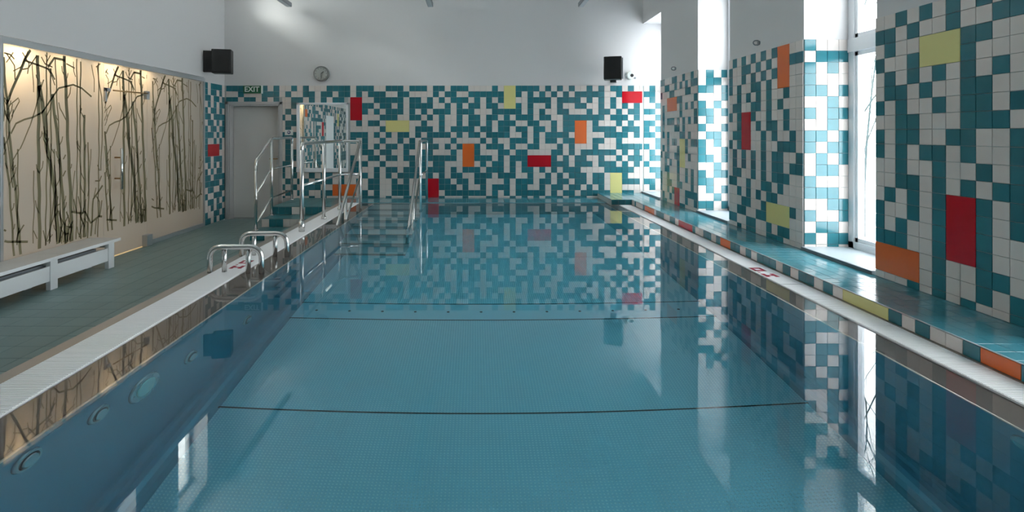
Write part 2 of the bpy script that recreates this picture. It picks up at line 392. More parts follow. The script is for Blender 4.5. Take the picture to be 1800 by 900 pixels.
# left wall: tiled pier, frosted glass, tiled strip, plaster above, high windows
wl = MB()
wl.box(WL - .35, WL, YN, YB, 2.36, 3.75, M['plaster']); wl.box(WL - .35, WL, YN, YB, 4.86, CEIL, M['plaster'])
ys = [YN] + [v for ab in reversed(CLER) for v in ab] + [YB]
for i in range(0, len(ys), 2): wl.box(WL - .35, WL, ys[i], ys[i + 1], 3.75, 4.86, M['plaster'])
wl.box(WL - .35, WL, 8.75, YB, 0, 2.36, M['plaster'])
wl.box(WL - .35, WL, 2.92, 5.0, 0, 2.36, M['plaster']); wl.box(WL - .35, WL, YN, 2.05, 0, 2.36, M['plaster']); wl.box(WL - .35, WL, 2.05, 2.92, 2.0, 2.36, M['plaster'])
wall_left = wl.build('wall_left', kind='structure', label='left wall of white plaster over glass and tiles', cat='wall')
rnd = random.Random(11)
def rand_rows(n, cols, p=.5): return [''.join('#' if rnd.random() < p else '.' for _ in range(cols)) for _ in range(n)]
STRIP = ["#.####.", "#.##.#.", "##.##.#", ".#.#.##", "#.##.#.", "##.####", ".##.#.#", "#.##.##", "###.#.#", "#..#.#.", "#RRRR#.", "#RRRR..",
         "##.###.", ".#.#.#.", "#.#.##.", "##.####", "#####.#", ".##..##", "#..###.", ".##.#.#", "..#.##.", "#..##.#", "##.#.##"]
lay_tiles(wall_left, cells_from(STRIP, [8.77 + .1 * i for i in range(8)], vclip(0.0)), (WL, 0, 0), (0, 1, 0), (0, 0, 1))
fr = rand_rows(23, 81, .55)
def put(rows, r, c, h, w_, k):
    for i in range(r, min(r + h, len(rows))): rows[i] = rows[i][:c] + k * w_ + rows[i][c + w_:]
put(fr, 2, 6 + 72, 2, 2, 'O'); put(fr, 5, 63, 4, 2, 'R'); put(fr, 2, 46, 4, 2, 'Y'); put(fr, 9, 33, 2, 4, 'Y'); put(fr, 14, 20, 4, 2, 'R')
put(fr, 3, 52, 30, 9, '-')
lay_tiles(wall_left, cells_from(fr, [YN + .1017 * i for i in range(82)][:81] + [4.99], vclip(0.0)), (WL, 0, 0), (0, 1, 0), (0, 0, 1), False)

# room behind the frosted glass (lamp-lit corridor)
mb = MB(); mb.box(-6.1, -6.0, YN, YB, 0, 2.7, M['warmwall']); mb.box(-6.1, WL - .35, YN, YB, 2.7, 2.8, M['warmwall'])
mb.box(-6.1, WL - .0, YN, YB, -.12, -.006, M['warmwall']); mb.box(-6.1, WL - .35, YB - .05, YB, 0, 2.7, M['warmwall']); mb.box(-6.1, WL - .35, YN, YN + .05, 0, 2.7, M['warmwall'])
mb.build('wall_corridor', kind='structure', label='warm lit corridor behind the frosted glass', cat='wall')
for y, p in ((5.2, 5), (5.8, 2.6), (6.5, 4), (7.15, 2.6), (7.9, .5)):
    area('corridor_lamp', (-4.56, y, 2.31), (math.radians(0), math.radians(-30), 0), .2, .2, p, (1.0, 0.72, 0.40))

# right wall: piers and window recesses
P_near = [r[0] for r in REC]
def pier(y0, y1, rows, rev, label, single=True):
    m = MB().box(WR, 3.36, y0, y1, 0, CEIL, M['plaster'])
    m.box(WR - .004, WR, y0, y1, LEDGE, TOP, M['grout']); m.box(WR, 3.27, y0 - .004, y0, LEDGE, TOP, M['grout'])
    o = m.build('wall_right', kind='structure', label=label, cat='wall')
    # face columns run from the far edge towards the camera; the first one is cut
    us = [y1, y1 - .088]
    while us[-1] > y0 + .11: us.append(us[-1] - .1008)
    us.append(y0)
    us = [max(u, y0) for u in us]
    cs = cells_from(rows, [-u for u in us], vclip(LEDGE))
    a = [(u0, u1, v0, v1, k) for u0, u1, v0, v1, k in cs]
    c2 = cells_from(rev, [WR, 2.98, 3.08, 3.18, 3.265], vclip(LEDGE)) if rev else []
    lay_tiles(o, a, (WR - .004, 0, 0), (0, -1, 0), (0, 0, 1), single, limit=300)
    lay_tiles(o, c2, (0, y0 - .004, 0), (1, 0, 0), (0, 0, 1), single and len(a) + len(c2) <= 300 or not single)
    return o
P3 = ["..#.#.#.#.##..", "##.#..#..####.", ".#..YYY##..##.", "#..#YYY#...#..", ".#.#.#.#.#..#.", ".##.#..##...##", "#.#..#.##.#.#.", "..##...###..#.",
      "#.##..##..#..#", "#.#.##.#..#.#.", "..#..#..#.#..#", "..##.#.#.###..", ".#.#.#RR#.#.#.", "#..#.#RR#.##..", "##...#RR#...#.".replace('##...', '#.#..'), "###..#RR#...##", "OOOO.#...#.#..".replace('...#.#', '..##.#'), "OOOO.#..#.#.#.", "...#.#.#..##.."]
P2 = [".#.#.#.#.#OO..", "#..##.#.#.OO##", "#..#.#.#.#OO..", "#.#..##.#.OO..", "..#.#.#.#..#..", ".##..##.#.#...", "#.#RR#..#..#..", "..#RR.#.##.#..",
      ".##RR..#.#..#.", "#.#RR..#..###.", ".#.#.#.#.##..#", ".#.#.#.#.##.##", ".##..#.#.###..", "##..#..##.#...", "..#.#.#.##....", "...##..#YYYY#.",
      "..##..##YYYY..", "##..##..#.##..", "..#.##..###..."]
P1 = ["##...##..#..#.", "..##..#.#.#.##", "#...##....##..", "...OOOO##....#", ".#.OOOO.#.#.#.", ".##.....##...#".replace('.##', '.#.'), ".#.###.#.#.#.#", ".#....##.#....", ".#.#....##.#..",
      "...#.##.YY#.##", ".#.#...#YY#...", "#.##..##YY.#..", "..#.#..#YY....", "..##...#..#.#.", "#..#...#..#.#.", "#..##..##...#.", "#..#.#RR..####", ".#..#.RR..#..#", ".##...RR##...."]
REV2 = ["#...", ".###", "#.#.", "#...", "##.#", "..#.", "#.##", "..#.", "##.#", "#.##", ".#.#", ".##.", "#...", "###.", "..##", "#..#", ".##.", "#.##", "..#."]
REV1 = [".#.#", ".##.", "##.#", "...#", "#.#.", "##.#", ".#..", "#..#", ".##.", "#.#.", "#..#", "##.#", "..#.", "#.##", "##..", ".#.#", "..#.", "##.#", ".#.."]
pier(7.13, 8.54, P1, REV1, 'narrow looking mosaic pier between the two farthest windows', False)
pier(4.833, 6.236, P2, REV2, 'middle mosaic pier with tall red and orange tiles')
pier(2.55, 3.957, P3, None, 'nearest mosaic pier with wide yellow and tall red tiles')
pier(0.25, 1.66, rand_rows(19, 15), None, 'mosaic pier beside the camera', False)
pier(YN, -0.64, rand_rows(19, 26), None, 'mosaic wall stretch behind the camera', False)
mb = MB()
for i, (a, b) in enumerate(REC):
    mb.box(WR, 3.36, a, b, 3.35, CEIL, M['plaster']); mb.box(WR, 3.36, a, b, 0, .43, M['plaster'])
mb.build('wall_right', kind='structure', label='white lintels and window breasts of the right wall', cat='wall')
MB().box(-6.1, 3.36, YN - .2, YN, 0, CEIL, M['plaster']).build('wall_rear', kind='structure', label='plain white wall behind the camera', cat='wall')

# windows
for n, (a, b) in enumerate(REC):
    root = thing('window_%d' % (n + 1), (3.30, (a + b) / 2, .46), ['tall white window in the far corner beside the mosaic wall', 'tall white window between the far and middle piers',
        'tall white window beside the nearest pier, bare branches outside', 'tall white window beyond the right edge', 'tall white window behind the camera'][n], 'window', kind='structure')
    x0, x1 = 3.265, 3.345; t = .075
    m = MB()
    m.box(x0, x1, a, a + t, .46, 3.35, M['pvc'], .006); m.box(x0, x1, b - t, b, .46, 3.35, M['pvc'], .006)
    m.box(x0, x1, a, b, .46, .46 + t, M['pvc'], .006); m.box(x0, x1, a, b, 3.35 - t, 3.35, M['pvc'], .006); m.box(x0 - .01, x1, a, b, 2.17, 2.29, M['pvc'], .006)
    sub(m, 'window_frame', root)
    for z0, z1 in ((.535, 2.17), (2.29, 3.275)):
        s = MB(); q = .035; y0, y1 = a + t, b - t
        s.box(x0 + .012, x1 - .012, y0, y0 + q, z0, z1, M['pvc']); s.box(x0 + .012, x1 - .012, y1 - q, y1, z0, z1, M['pvc'])
        s.box(x0 + .012, x1 - .012, y0, y1, z0, z0 + q, M['pvc']); s.box(x0 + .012, x1 - .012, y0, y1, z1 - q, z1, M['pvc'])
        so = sub(s, 'sash', root)
        g = MB().box(3.305, 3.311, y0 + q, y1 - q, z0 + q, z1 - q, M['dimmed_glass']).build('pane', so); g.matrix_parent_inverse = so.matrix_parent_inverse
        g.matrix_parent_inverse = Matrix()
    s = MB(); s.box(WR - .02, 3.265, a + .02 if n else a + .02, b - .0, LEDGE, LEDGE + .028, M['sill'], .003); s.box(WR - .026, WR - .02, a + .02, b, LEDGE, LEDGE + .026, M['sillfront'])
    sub(s, 'window_sill', root)
for n, (a, b) in enumerate(CLER):
    root = thing('window_%d' % (n + 6), (WL - .32, (a + b) / 2, 3.75), 'high window in the left wall above the frosted glass, number %d along' % (n + 1), 'window', kind='structure')
    m = MB(); t = .06; x0, x1 = WL - .33, WL - .27
    m.box(x0, x1, a, a + t, 3.75, 4.86, M['pvc']); m.box(x0, x1, b - t, b, 3.75, 4.86, M['pvc']); m.box(x0, x1, a, b, 3.75, 3.81, M['pvc']); m.box(x0, x1, a, b, 4.80, 4.86, M['pvc'])
    fo = sub(m, 'window_frame', root)
    sub(MB().box(WL - .303, WL - .297, a + t, b - t, 3.81, 4.80, M['glass']), 'pane', root)

# ------------------------------------------------------------------ raised ledge along the windows, with mosaic front
LX = 2.42
lb = MB(); lb.box(LX, WR, .3, YB, 0, LEDGE - .006, M['grout']); lb.box(2.10, LX, 8.5, YB, 0, LEDGE - .006, M['grout'])
ledge = lb.build('trim_1', kind='structure', label='raised teal tiled ledge below the windows with mosaic front', cat='ledge')
tc_ = []
y = YB
while y > .35:
    for i in range(5):
        u0 = LX + i * .1; u1 = min(u0 + .1, WR - .004)
        if u1 - u0 > .02: tc_.append((u0, u1, max(y - .1, .3), y, 'L'))
    if y > 8.55:
        for i in range(3): tc_.append((2.10 + i * .1067, 2.10 + (i + 1) * .1067, max(y - .1, 8.5), y, 'L'))
    y -= .1
EDGE = [(1108.7, '.'), (1116, '#'), (1118.5, '.'), (1130.4, '#'), (1133.8, 'O'), (1150.6, '.'), (1154, '#'), (1167.8, '.'), (1178, '#'), (1187.6, '.'), (1193.4, 'R'), (1217.9, '#'), (1223, '.'),
        (1237, '#'), (1251, '.'), (1259.4, '#'), (1267, 'O'), (1284.7, '#'), (1301.7, '.'), (1311.7, '#'), (1321.3, '.'), (1331.7, '#'), (1365, '.'), (1377, '#'), (1390.5, '.'), (1404.5, '#'), (1432, '.'),
        (1448, '#'), (1465, '.'), (1482.5, 'Y'), (1563, '#'), (1586.6, '.'), (1610, '#'), (1636, '.'), (1694, '#'), (1725, 'O'), (1797, '#'), (1840, '.')]
fc = []
for (p, k), (q, _) in zip(EDGE, EDGE[1:]):
    y1 = F * LX / (p - 835); y0 = F * LX / (q - 835)
    n = 1 if k in 'ROY' else max(1, round((y1 - y0) / .1))
    for i in range(n): fc.append((-(y1 - (y1 - y0) * i / n), -(y1 - (y1 - y0) * (i + 1) / n), LEDGE - .078, LEDGE - .004, k))
y = F * LX / (1840 - 835)
while y > .4: fc.append((-y, -(y - .1), LEDGE - .078, LEDGE - .004, rnd.choice('#.'))); y -= .1
lay_tiles(ledge, fc, (LX, 0, 0), (0, -1, 0), (0, 0, 1), limit=120)
lay_tiles(ledge, [(2.10 + i * .1067, 2.10 + (i + 1) * .1067, LEDGE - .078, LEDGE - .004, '#') for i in range(3)], (0, 8.5, 0), (1, 0, 0), (0, 0, 1))
lay_tiles(ledge, tc_, (0, 0, LEDGE - .006), (1, 0, 0), (0, 1, 0), dist=lambda c: abs(c[2] - 2.6), limit=160)
MB().box(LX - .006, LX + .002, .3, 8.5, LEDGE - .003, LEDGE + .001, M['sill']).build('edge_trim', ledge)

# back ledge and left platform with steps
bl = MB(); bl.box(-2.17, 2.10, 8.77, YB, -.85, .366, M['grout'])
back_ledge = bl.build('trim_2', kind='structure', label='low teal tiled ledge between the water and the far wall', cat='ledge')
cs = [(-2.17 + i * .2033, -2.17 + (i + 1) * .2033, 8.77 + j * .2333, 8.77 + (j + 1) * .2333, 'L') for i in range(21) for j in range(3)]
lay_tiles(back_ledge, cs, (0, 0, .366), (1, 0, 0), (0, 1, 0))
root = thing('tiled_steps', (-2.6, 8.4, 0), 'teal and cream tiled steps leading up to the far left platform', 'steps')
Z1, Z2 = .113, .238
for x0, x1, y0, y1, z, nm in ((-3.08, -2.17, 8.36, YB, .362, 'platform'), (-3.08, -2.17, 7.98, 8.36, Z2, 'step'), (-3.08, -2.17, 7.54, 7.98, Z1, 'step')):
    o = sub(MB().box(x0, x1, y0 + .006, y1, 0, z - .006, M['grout']), nm, root)
def lay_on(root, cells, O, U, V, **k):
    lay_tiles(root, cells, O, U, V, **k)
cs = []
for y0, y1, z in ((8.36, YB, .362), (7.98, 8.36, Z2), (7.54, 7.98, Z1)):
    n = round((y1 - y0) / .2)
    lay_tiles(root, [(-3.08 + i * .182, -3.08 + (i + 1) * .182, y0 + (y1 - y0) * j / n, y0 + (y1 - y0) * (j + 1) / n, 'P') for i in range(5) for j in range(n)], (0, 0, z - .006), (1, 0, 0), (0, 1, 0))
for y0, z0, z1, pat in ((8.36, Z2, .362, '###..###.'), (7.98, Z1, Z2, '.##...##.'), (7.54, 0, Z1, '##..##..#')):
    lay_tiles(root, [(-3.08 + i * .1011, -3.08 + (i + 1) * .1011, z0 + .002, z1 - .008, k) for i, k in enumerate(pat)], (0, y0 + .006, 0), (1, 0, 0), (0, 0, 1))
    sz = [(-y0, 0, 0)]
for y0, y1, z1 in ((8.36, YB, .362), (7.98, 8.36, Z2), (7.54, 7.98, Z1)):
    n = round((y1 - y0) / .1)
    lay_tiles(root, [(-(y0 + (y1 - y0) * (i + 1) / n), -(y0 + (y1 - y0) * i / n), .004, z1 - .008, '.#'[i % 2]) for i in range(n)], (-3.08, 0, 0), (0, -1, 0), (0, 0, 1))

# ------------------------------------------------------------------ the pool
D = 1.10; ZF = WATER - D; LWX, RWX = -1.61, 2.05; CR = .14
prof = [(-1.85, ZF - .12), (-1.85, .350), (LWX - .012, .336), (LWX, .328), (LWX, ZF + CR)]
prof += [(LWX + CR - CR * math.cos(t), ZF + CR - CR * math.sin(t)) for t in [math.pi / 2 * i / 8 for i in range(1, 9)]]
prof += [(RWX - CR + CR * math.sin(t), ZF + CR - CR * math.cos(t)) for t in [math.pi / 2 * i / 8 for i in range(0, 9)]]
prof += [(RWX, .328), (RWX + .012, .336), (2.225, .350), (2.225, ZF - .12)]
m = MB().prism(prof, .30, 8.77, M['basin'])
pool = thing('swimming_pool', (0.2, 4.5, ZF), 'long stainless steel swimming pool sunk in the middle of the room', 'pool', kind='structure')
b = sub(m, 'basin', pool)
for a, b_, nm in ((-1.848, LWX - .001, 'overflow_lip'), (RWX + .001, 2.223, 'overflow_lip')):
    l = [(a, .351), (b_, .3375)] if a < 0 else [(a, .3375), (b_, .351)]
    sub(MB().prism(l + [(b_, .330), (a, .330)], .301, 8.769, M['lip']), nm, pool)
for f in b.data.polygons:
    f.use_smooth = False
m = MB()
for y0, y1 in ((.31, 1.95), (1.955, 3.157), (3.163, 4.37), (4.69, 6.15)):
    pass
def floor_sheet(y0, y1, mm, name):
    o = sub(MB().box(LWX + CR + .01, RWX - CR - .01, y0, y1, ZF - .002, ZF + .004, mm), name, pool)
    return o
for y0, y1 in ((.31, 1.95), (1.956, 3.157), (3.165, 4.365), (4.70, 6.10), (6.106, 8.76)): floor_sheet(y0, y1, M['studs'], 'floor_sheet')
for y in (1.953, 3.161, 4.3715, 4.695): sub(MB().box(LWX + CR, RWX - CR, y - .006, y + .006, ZF - .002, ZF + .0055, M['dark']), 'floor_seam', pool)
ch = floor_sheet(4.378, 4.69, M['channel'], 'inlet_channel')
for i in range(12):
    x = -1.3 + i * .27
    h = MB().cyl((x, 4.53, ZF + .003), (x, 4.53, ZF + .009), .012, .010, M['dark'], 12).build('inlet_nozzle', ch)
for sx_, xx in ((-1, LWX), (1, RWX)):
    sub(MB().tube([(xx + .002 * sx_, .30, .333), (xx + .002 * sx_, 8.77, .333)], .007, M['rim_highlight'], n=8), 'rim_highlight_bead', pool)
sub(MB().box(-1.4, 1.0, .28, .302, ZF, .35, M['basin']).box(-1.85, 2.225, .2, .3, ZF - .1, .355, M['basin']), 'end_wall', pool)
# wall fittings on the left side: lamp and jets (Y, depth)
def fitting(name, y, d, r, lamp, label):
    z = WATER - d; m = MB(); m.cyl((LWX - .001, y, z), (LWX + .012, y, z), r, r * .9, M['jet'], 28)
    root = m.build(name, pool, label=label); root.matrix_parent_inverse = Matrix.Translation(-pool.location)
    if lamp:
        c = MB().cyl((LWX + .012, y, z), (LWX + .018, y, z), r * .62, r * .55, M['lens'], 24)
        for a in range(6):
            t = a * math.pi / 3; c.cyl((LWX + .012, y + math.cos(t) * r * .78, z + math.sin(t) * r * .78), (LWX + .015, y + math.cos(t) * r * .78, z + math.sin(t) * r * .78), .006, .006, M['steel'], 8)
        c.build('lens', root)
    else:
        MB().cyl((LWX + .012, y, z), (LWX + .013, y, z), r * .72, r * .70, M['dark'], 24).build('jet_opening', root)
        MB().cyl((LWX + .0125, y, z), (LWX + .02, y, z), r * .58, r * .5, M['jet'], 24).build('nozzle', root)
fitting('underwater_lamp', 2.684, .334, .125, True, 'round pale underwater lamp')
for y, d in ((2.356, .234), (3.12, .442), (3.89, .655), (1.98, .16)): fitting('water_jet', y, d, .068, False, None)
# right wall fittings
m = MB().cyl((RWX + .001, 2.05, .22), (RWX - .012, 2.05, .22), .06, .05, M['jet'], 20); sub(m, 'water_jet', pool)

wt = MB().box(-1.846, 2.221, .29, 8.775, ZF - .05, WATER, M['water']).build('pool_water', kind='stuff', label='still turquoise water filling the swimming pool to the brim', cat='water')

# overflow grates: many thin cross slats
def grate(x0, x1, y0, y1, label):
    root = thing('overflow_grate', ((x0 + x1) / 2, y0, .33), label, 'grate', 'white overflow grates')
    m = MB()
    m.box(x0, x0 + .012, y0, y1, .345, .368, M['grate']); m.box(x1 - .012, x1, y0, y1, .345, .368, M['grate'])
    sub(m, 'side_rail', root)
    m = MB(); y = y0; p = .016
    while y < y1 - .01:
        m.box(x0 + .004, x1 - .004, y, y + .0125, .352, .3705, M['grate']); y += p
    o = sub(m, 'slats', root); o['kind'] = 'stuff'
    return root
grate(-2.08, -1.845, .3, 3.85, 'white slatted grate on the near left pool rim, before the low hand hoops')
grate(-2.08, -1.845, 3.854, 8.75, 'white slatted grate on the far left pool rim, under the hand hoops and rail posts')
grate(2.22, 2.40, .3, 4.02, 'white slatted grate on the near right pool rim beside the orange tile')
grate(2.22, 2.40, 4.024, 8.48, 'white slatted grate on the far right pool rim below the windows')
m = MB(); m.box(-2.17, -2.082, .3, YB - .7, 0, .364, M['rimsteel']); m.box(-2.082, -1.85, .3, 8.77, 0, .343, M['dark'])
m.box(2.225, 2.402, .3, 8.5, 0, .343, M['dark']); m.box(2.402, 2.42, .3, 8.5, 0, LEDGE - .079, M['rimsteel'])  # brown right strip stands in for shadow and reflection below the ledge
m.build('trim_3', kind='structure', label='steel gutter edges under and beside the white grates, with brown shadow strip at right', cat='trim')
# red depth marks printed on the grates
def mark(cx, cy, label, sx_):
    m = MB(); r2 = random.Random(3)
    for i, (a, b, c, d) in enumerate(((-.09, -.03, -.05, -.02), (-.09, -.03, .02, .05), (-.07, -.055, -.05, .05), (-.01, .0, -.05, -.03), (.02, .09, -.05, -.025), (.02, .09, .02, .045), (.02, .04, -.05, .045), (.07, .09, -.05, .045))):
        m.box(cx + c * sx_, cx + d * sx_, cy + a * 1.6, cy + b * 1.6, .3707, .3715, M['redprint'])
    m.build('depth_mark', label=label, cat='marking')
mark(-1.95, 4.62, 'small red print on the left white grate between the hand hoops', 1)
mark(2.28, 4.36, 'small red print on the right white grate across the pool', 1)

# underwater steps
st = thing('pool_steps', (-1.2, 7.5, ZF), 'submerged grey steps descending from the far ledge between handrails', 'steps')
SY = [8.2, 7.81, 7.49, 7.18, 6.83, 6.49, 6.15]; prev = 8.77
for i, yy in enumerate(SY):
    z = WATER - .15 * (i + 1)
    m = MB().box(LWX + .004, -.78, yy, prev, ZF + .005, z, M['stepsteel']); m.box(LWX + .004, -.78, yy - .004, yy + .035, z - .018, z + .002, M['rimsteel'])
    sub(m, 'step', st); prev = yy

# ------------------------------------------------------------------ railings
T = .021
def rail(name, parts, loc, label, group=None):
    root = thing(name, loc, label, 'railing', group)
    for nm, pts, r in parts:
        sub(MB().tube(pts, r, M['steel'], n=14), nm, root)
    return root
X = -3.06
r1 = rail('stair_railing', [
    ('handrail', [(X, 7.70, .95), (X, 7.70, 1.085), (X, 8.30, 1.395), (X, 9.22, 1.395), (X, 9.22, 1.30)], T),
    ('post', [(X, 7.70, Z1), (X, 7.70, 1.02)], T), ('post', [(X, 8.30, Z2), (X, 8.30, 1.38)], T), ('post', [(X, 9.22, .362), (X, 9.22, 1.38)], T),
    ('middle_rail', [(X, 7.70, .62), (X, 8.30, .935), (X, 9.22, .945)], .013), ('lower_rail', [(X, 7.70, .20), (X, 8.30, .505), (X, 9.22, .52)], .013)],
    (X, 8.3, Z2), 'polished steel stair railing on the left side of the tiled steps, before the door')
for y, z in ((7.70, Z1), (8.30, Z2 if False else Z2), (9.22, .362)):
    sub(MB().cyl((X, y, z), (X, y, z + .012), .04, .036, M['steel'], 20), 'base_plate', r1)
X = -1.94; X2 = -1.67; H = 1.355
r2 = rail('pool_railing', [
    ('handrail', [(X, 6.18, 1.22), (X, 6.18, H), (X, 8.02, H), (X2, 8.02, H), (X2, 8.02, 1.25)], T),
    ('post', [(X, 6.18, .370), (X, 6.18, 1.28)], T + .003), ('post', [(X, 7.08, .370), (X, 7.08, H)], T + .001), ('post', [(X, 7.92, .370), (X, 7.92, H)], T),
    ('post', [(X2, 8.02, .05), (X2, 8.02, 1.33)], T), ('middle_rail', [(X, 6.18, .90 - .02), (X, 7.9, .88), (X2, 8.02, .88)], .015)],
    (X, 6.18, .37), 'polished steel railing along the left pool rim with three posts in the grate')
for y in (6.18, 7.08, 7.92):
    sub(MB().cyl((X, y, .370), (X, y, .372 + .085 * (y == 6.18) + .03), .034, .032, M['steel'], 20), 'base_plate', r2)
def hand(xx, label, back):
    slope = .757; zz = lambda y, o=0: H - o - (8.02 - y) * slope
    parts = [('handrail', [(xx, 8.02, H), (xx, 6.62, zz(6.62)), (xx, 6.50, zz(6.62) - .02), (xx, 6.50, ZF + .2)], .019),
             ('lower_rail', [(xx, 8.02, H - .5), (xx, 7.0, zz(7.0, .33)), (xx, 6.62, zz(6.62, .38))], .014),
             ('post', [(xx, 7.12, WATER - .9), (xx, 7.12, zz(7.12))], T)]
    if back:
        parts += [('handrail', [(xx, 8.10, .0), (xx, 8.10, H + .0), (xx, 9.15, H), (xx, 9.15, .372)], T), ('middle_rail', [(xx, 8.10, .855), (xx, 9.15, .855)], .014), ('post', [(xx + .0, 8.02, .1), (xx, 8.02, H)], .015)]
    return rail('step_handrail', parts, (xx, 7.12, ZF), label)
hand(-1.67, 'sloping steel handrail on the left of the submerged steps, dipping in the water', False)
hand(-.80, 'sloping steel handrail on the right of the submerged steps, before the mosaic wall', True)

# two low hoops beside the ladder at the left rim
for y, lb_ in ((4.37, 'low steel hand hoop over the left grate, nearer the camera'), (4.96, 'low steel hand hoop over the left grate, farther from the camera')):
    root = thing('hand_hoop', (-1.95, y, .37), lb_, 'handrail', 'low hand hoops at the pool ladder')
    sub(MB().tube([(-2.10, y, .362), (-2.10, y, .568), (-1.69, y, .568), (-1.69, y, .345)], .021, M['steel'], fillet=.10, n=14), 'hoop', root)
    for xx in (-1.99, -1.80):
        sub(MB().tube([(xx, y + .01, .365 if xx < -1.9 else .345), (xx, y + .01, .56)], .019, M['steel'], n=14), 'post', root)
lad = thing('pool_ladder', (-1.60, 4.66, ZF), 'recessed steel ladder rungs under water at the left wall between the hoops', 'ladder')
for z in (.12, -.12, -.36):
    sub(MB().box(LWX + .002, LWX + .05, 4.42, 4.92, z, z + .03, M['basin'], .004), 'rung', lad)

# ------------------------------------------------------------------ frosted glass wall with print, door, frame
G0, G1 = 5.02, 8.74
def gy(px): return -WL * F / (835 - px)
def gz(px, py): return EYE - (py - 235) * gy(px) / F
glass = thing('glass_partition', (WL - .03, 6.8, 0), 'frosted glass partition printed with olive bare stems along the left deck', 'partition')
m = MB(); x0, x1 = WL - .05, WL + .012
m.box(x0, x1, G0 - .03, G1 + .03, 2.29, 2.355, M['alu'], .003); m.box(x0, x1, G0 - .03, G0, 0, 2.29, M['alu'], .003); m.box(x0, x1, G1, G1 + .03, 0, 2.29, M['alu'], .003)
m.box(x0, x1, 7.22, G1, 0, .055, M['alu'], .003)
sub(m, 'frame', glass)
SEAM = [G0, 6.40, 7.25, G1]
strokes = [  # (x, y in the print's first repeat as seen from the deck), width
 ([(67,88),(69,170),(69,260),(71,437)],5.5), ([(69,150),(76,180),(84,260),(97,330),(104,428)],7), ([(93,165),(104,260),(111,340),(117,428)],5),
 ([(114,98),(118,180),(121,262),(125,340),(128,424)],5.5), ([(83,92),(83,175),(84,260),(81,432)],2.2), ([(143,100),(142,200),(143,420)],2.4), ([(149,202),(150,300),(150,417)],4),
 ([(98,92),(101,170),(106,260),(108,425)],2), ([(8,100),(8,130),(14,175),(18,230),(20,262),(28,330),(38,447)],4), ([(5,220),(10,262),(18,330),(26,450)],3.2), ([(14,175),(12,220),(16,262),(24,330)],2),
 ([(15,178),(30,140),(45,105),(55,88)],4), ([(20,235),(30,217),(45,210),(60,206),(75,198),(90,175),(105,155),(130,149),(145,155),(162,170)],2.4),
 ([(28,140),(26,115),(12,93)],1.8), ([(18,185),(33,172),(35,178),(22,205)],1.6), ([(36,262),(55,220),(66,180),(78,140)],1.8), ([(58,110),(60,162)],1.4),
 ([(44,106),(70,115),(88,122),(97,140)],2.6), ([(85,118),(97,102),(116,106)],3.2), ([(118,112),(133,120)],2), ([(118,212),(106,190),(104,180)],1.8), ([(130,100),(131,125),(134,135)],1.3),
 ([(160,105),(167,140),(166,162)],1.4), ([(50,90),(38,118),(25,125)],1.6), ([(66,98),(50,120),(40,122)],1.8), ([(5,165),(14,178)],2.0),
 ([(4,422),(15,425),(30,425),(50,425)],3), ([(4,402),(12,406)],2.4), ([(33,412),(44,395)],2.2), ([(30,425),(34,400)],2), ([(82,425),(95,385),(103,345)],1.6), ([(82,430),(77,405)],1.5), ([(84,425),(93,412)],1.5),
 ([(161,262),(157,330),(155,345)],1.4), ([(127,372),(145,375),(151,372),(160,392),(175,380),(205,385)],2.8), ([(161,415),(165,350),(185,320),(187,300)],2.8), ([(135,372),(131,350)],1.8), ([(144,374),(139,345)],1.8), ([(146,374),(152,350)],1.8),
 ([(175,380),(176,355),(171,345)],1.8), ([(176,382),(180,352)],1.8), ([(165,350),(170,330)],1.6), ([(140,417),(147,390)],1.8), ([(117,428),(115,405)],2), ([(121,425),(119,400)],2), ([(124,422),(127,398)],2),
 ([(12,262),(5,283)],1.6), ([(24,282),(36,262)],1.6), ([(112,280),(116,272)],2), ([(112,310),(117,300)],2), ([(27,335),(31,325)],2.4), ([(100,362),(107,358)],1.6), ([(168,318),(176,318),(182,300)],1.8), ([(172,290),(176,300)],1.6),
 ([(106,425),(110,395),(104,370)],2), ([(119,425),(123,385),(118,372)],2.2), ([(113,426),(116,390),(121,378)],1.8), ([(125,425),(122,402),(129,388)],2), ([(109,428),(112,408),(107,398)],1.8), ([(115,412),(122,410)],2.4), ([(117,398),(126,400)],2),
 ([(96,262),(99,330),(98,380),(101,425)],2), ([(88,428),(92,380),(99,330),(97,290)],1.8), ([(9,262),(6,225),(9,190),(7,150)],2), ([(9,93),(20,96),(27,104)],2), ([(12,110),(24,92)],1.6), ([(40,92),(52,112),(50,130)],1.6),
 ([(84,120),(92,132),(98,150)],1.6), ([(74,100),(80,112),(93,118)],1.8), ([(147,100),(160,96)],1.8), ([(171,100),(174,140),(180,170),(181,230),(178,300)],1.8), ([(186,96),(178,112),(170,118)],1.8), ([(187,180),(181,215)],1.8),
 ([(147,417),(149,395),(143,380)],1.8), ([(152,416),(155,392),(149,384)],1.6), ([(168,412),(171,385)],1.8), ([(23,300),(29,290)],1.8), ([(66,420),(60,405)],1.5), ([(133,300),(128,340),(132,372)],1.4)]
_r = random.Random(5)
for pts, wd in list(strokes):
    if wd >= 2 and abs(pts[0][1] - pts[-1][1]) > 150:
        for _ in range(5):
            j = _r.randrange(len(pts) - 1); t = _r.random()
            x = pts[j][0] + (pts[j + 1][0] - pts[j][0]) * t; y = pts[j][1] + (pts[j + 1][1] - pts[j][1]) * t; sg = _r.choice((-1, 1)); l = _r.uniform(8, 26)
            strokes.append(([(x, y), (x + sg * l * .25, y - l * .5), (x + sg * l * .32, y - l)], 1.5))
for x, w_, y0 in ((32, 2, 262), (60, 1.6, 300), (90, 2.4, 120), (136, 2, 95), (156, 2.2, 250), (174, 2, 95), (184, 3, 130), (192, 1.8, 96)):
    strokes.append(([(x, y0), (x + 1, (y0 + 420) / 2), (x - 1, 425 - (x - 90) * .1)], w_))
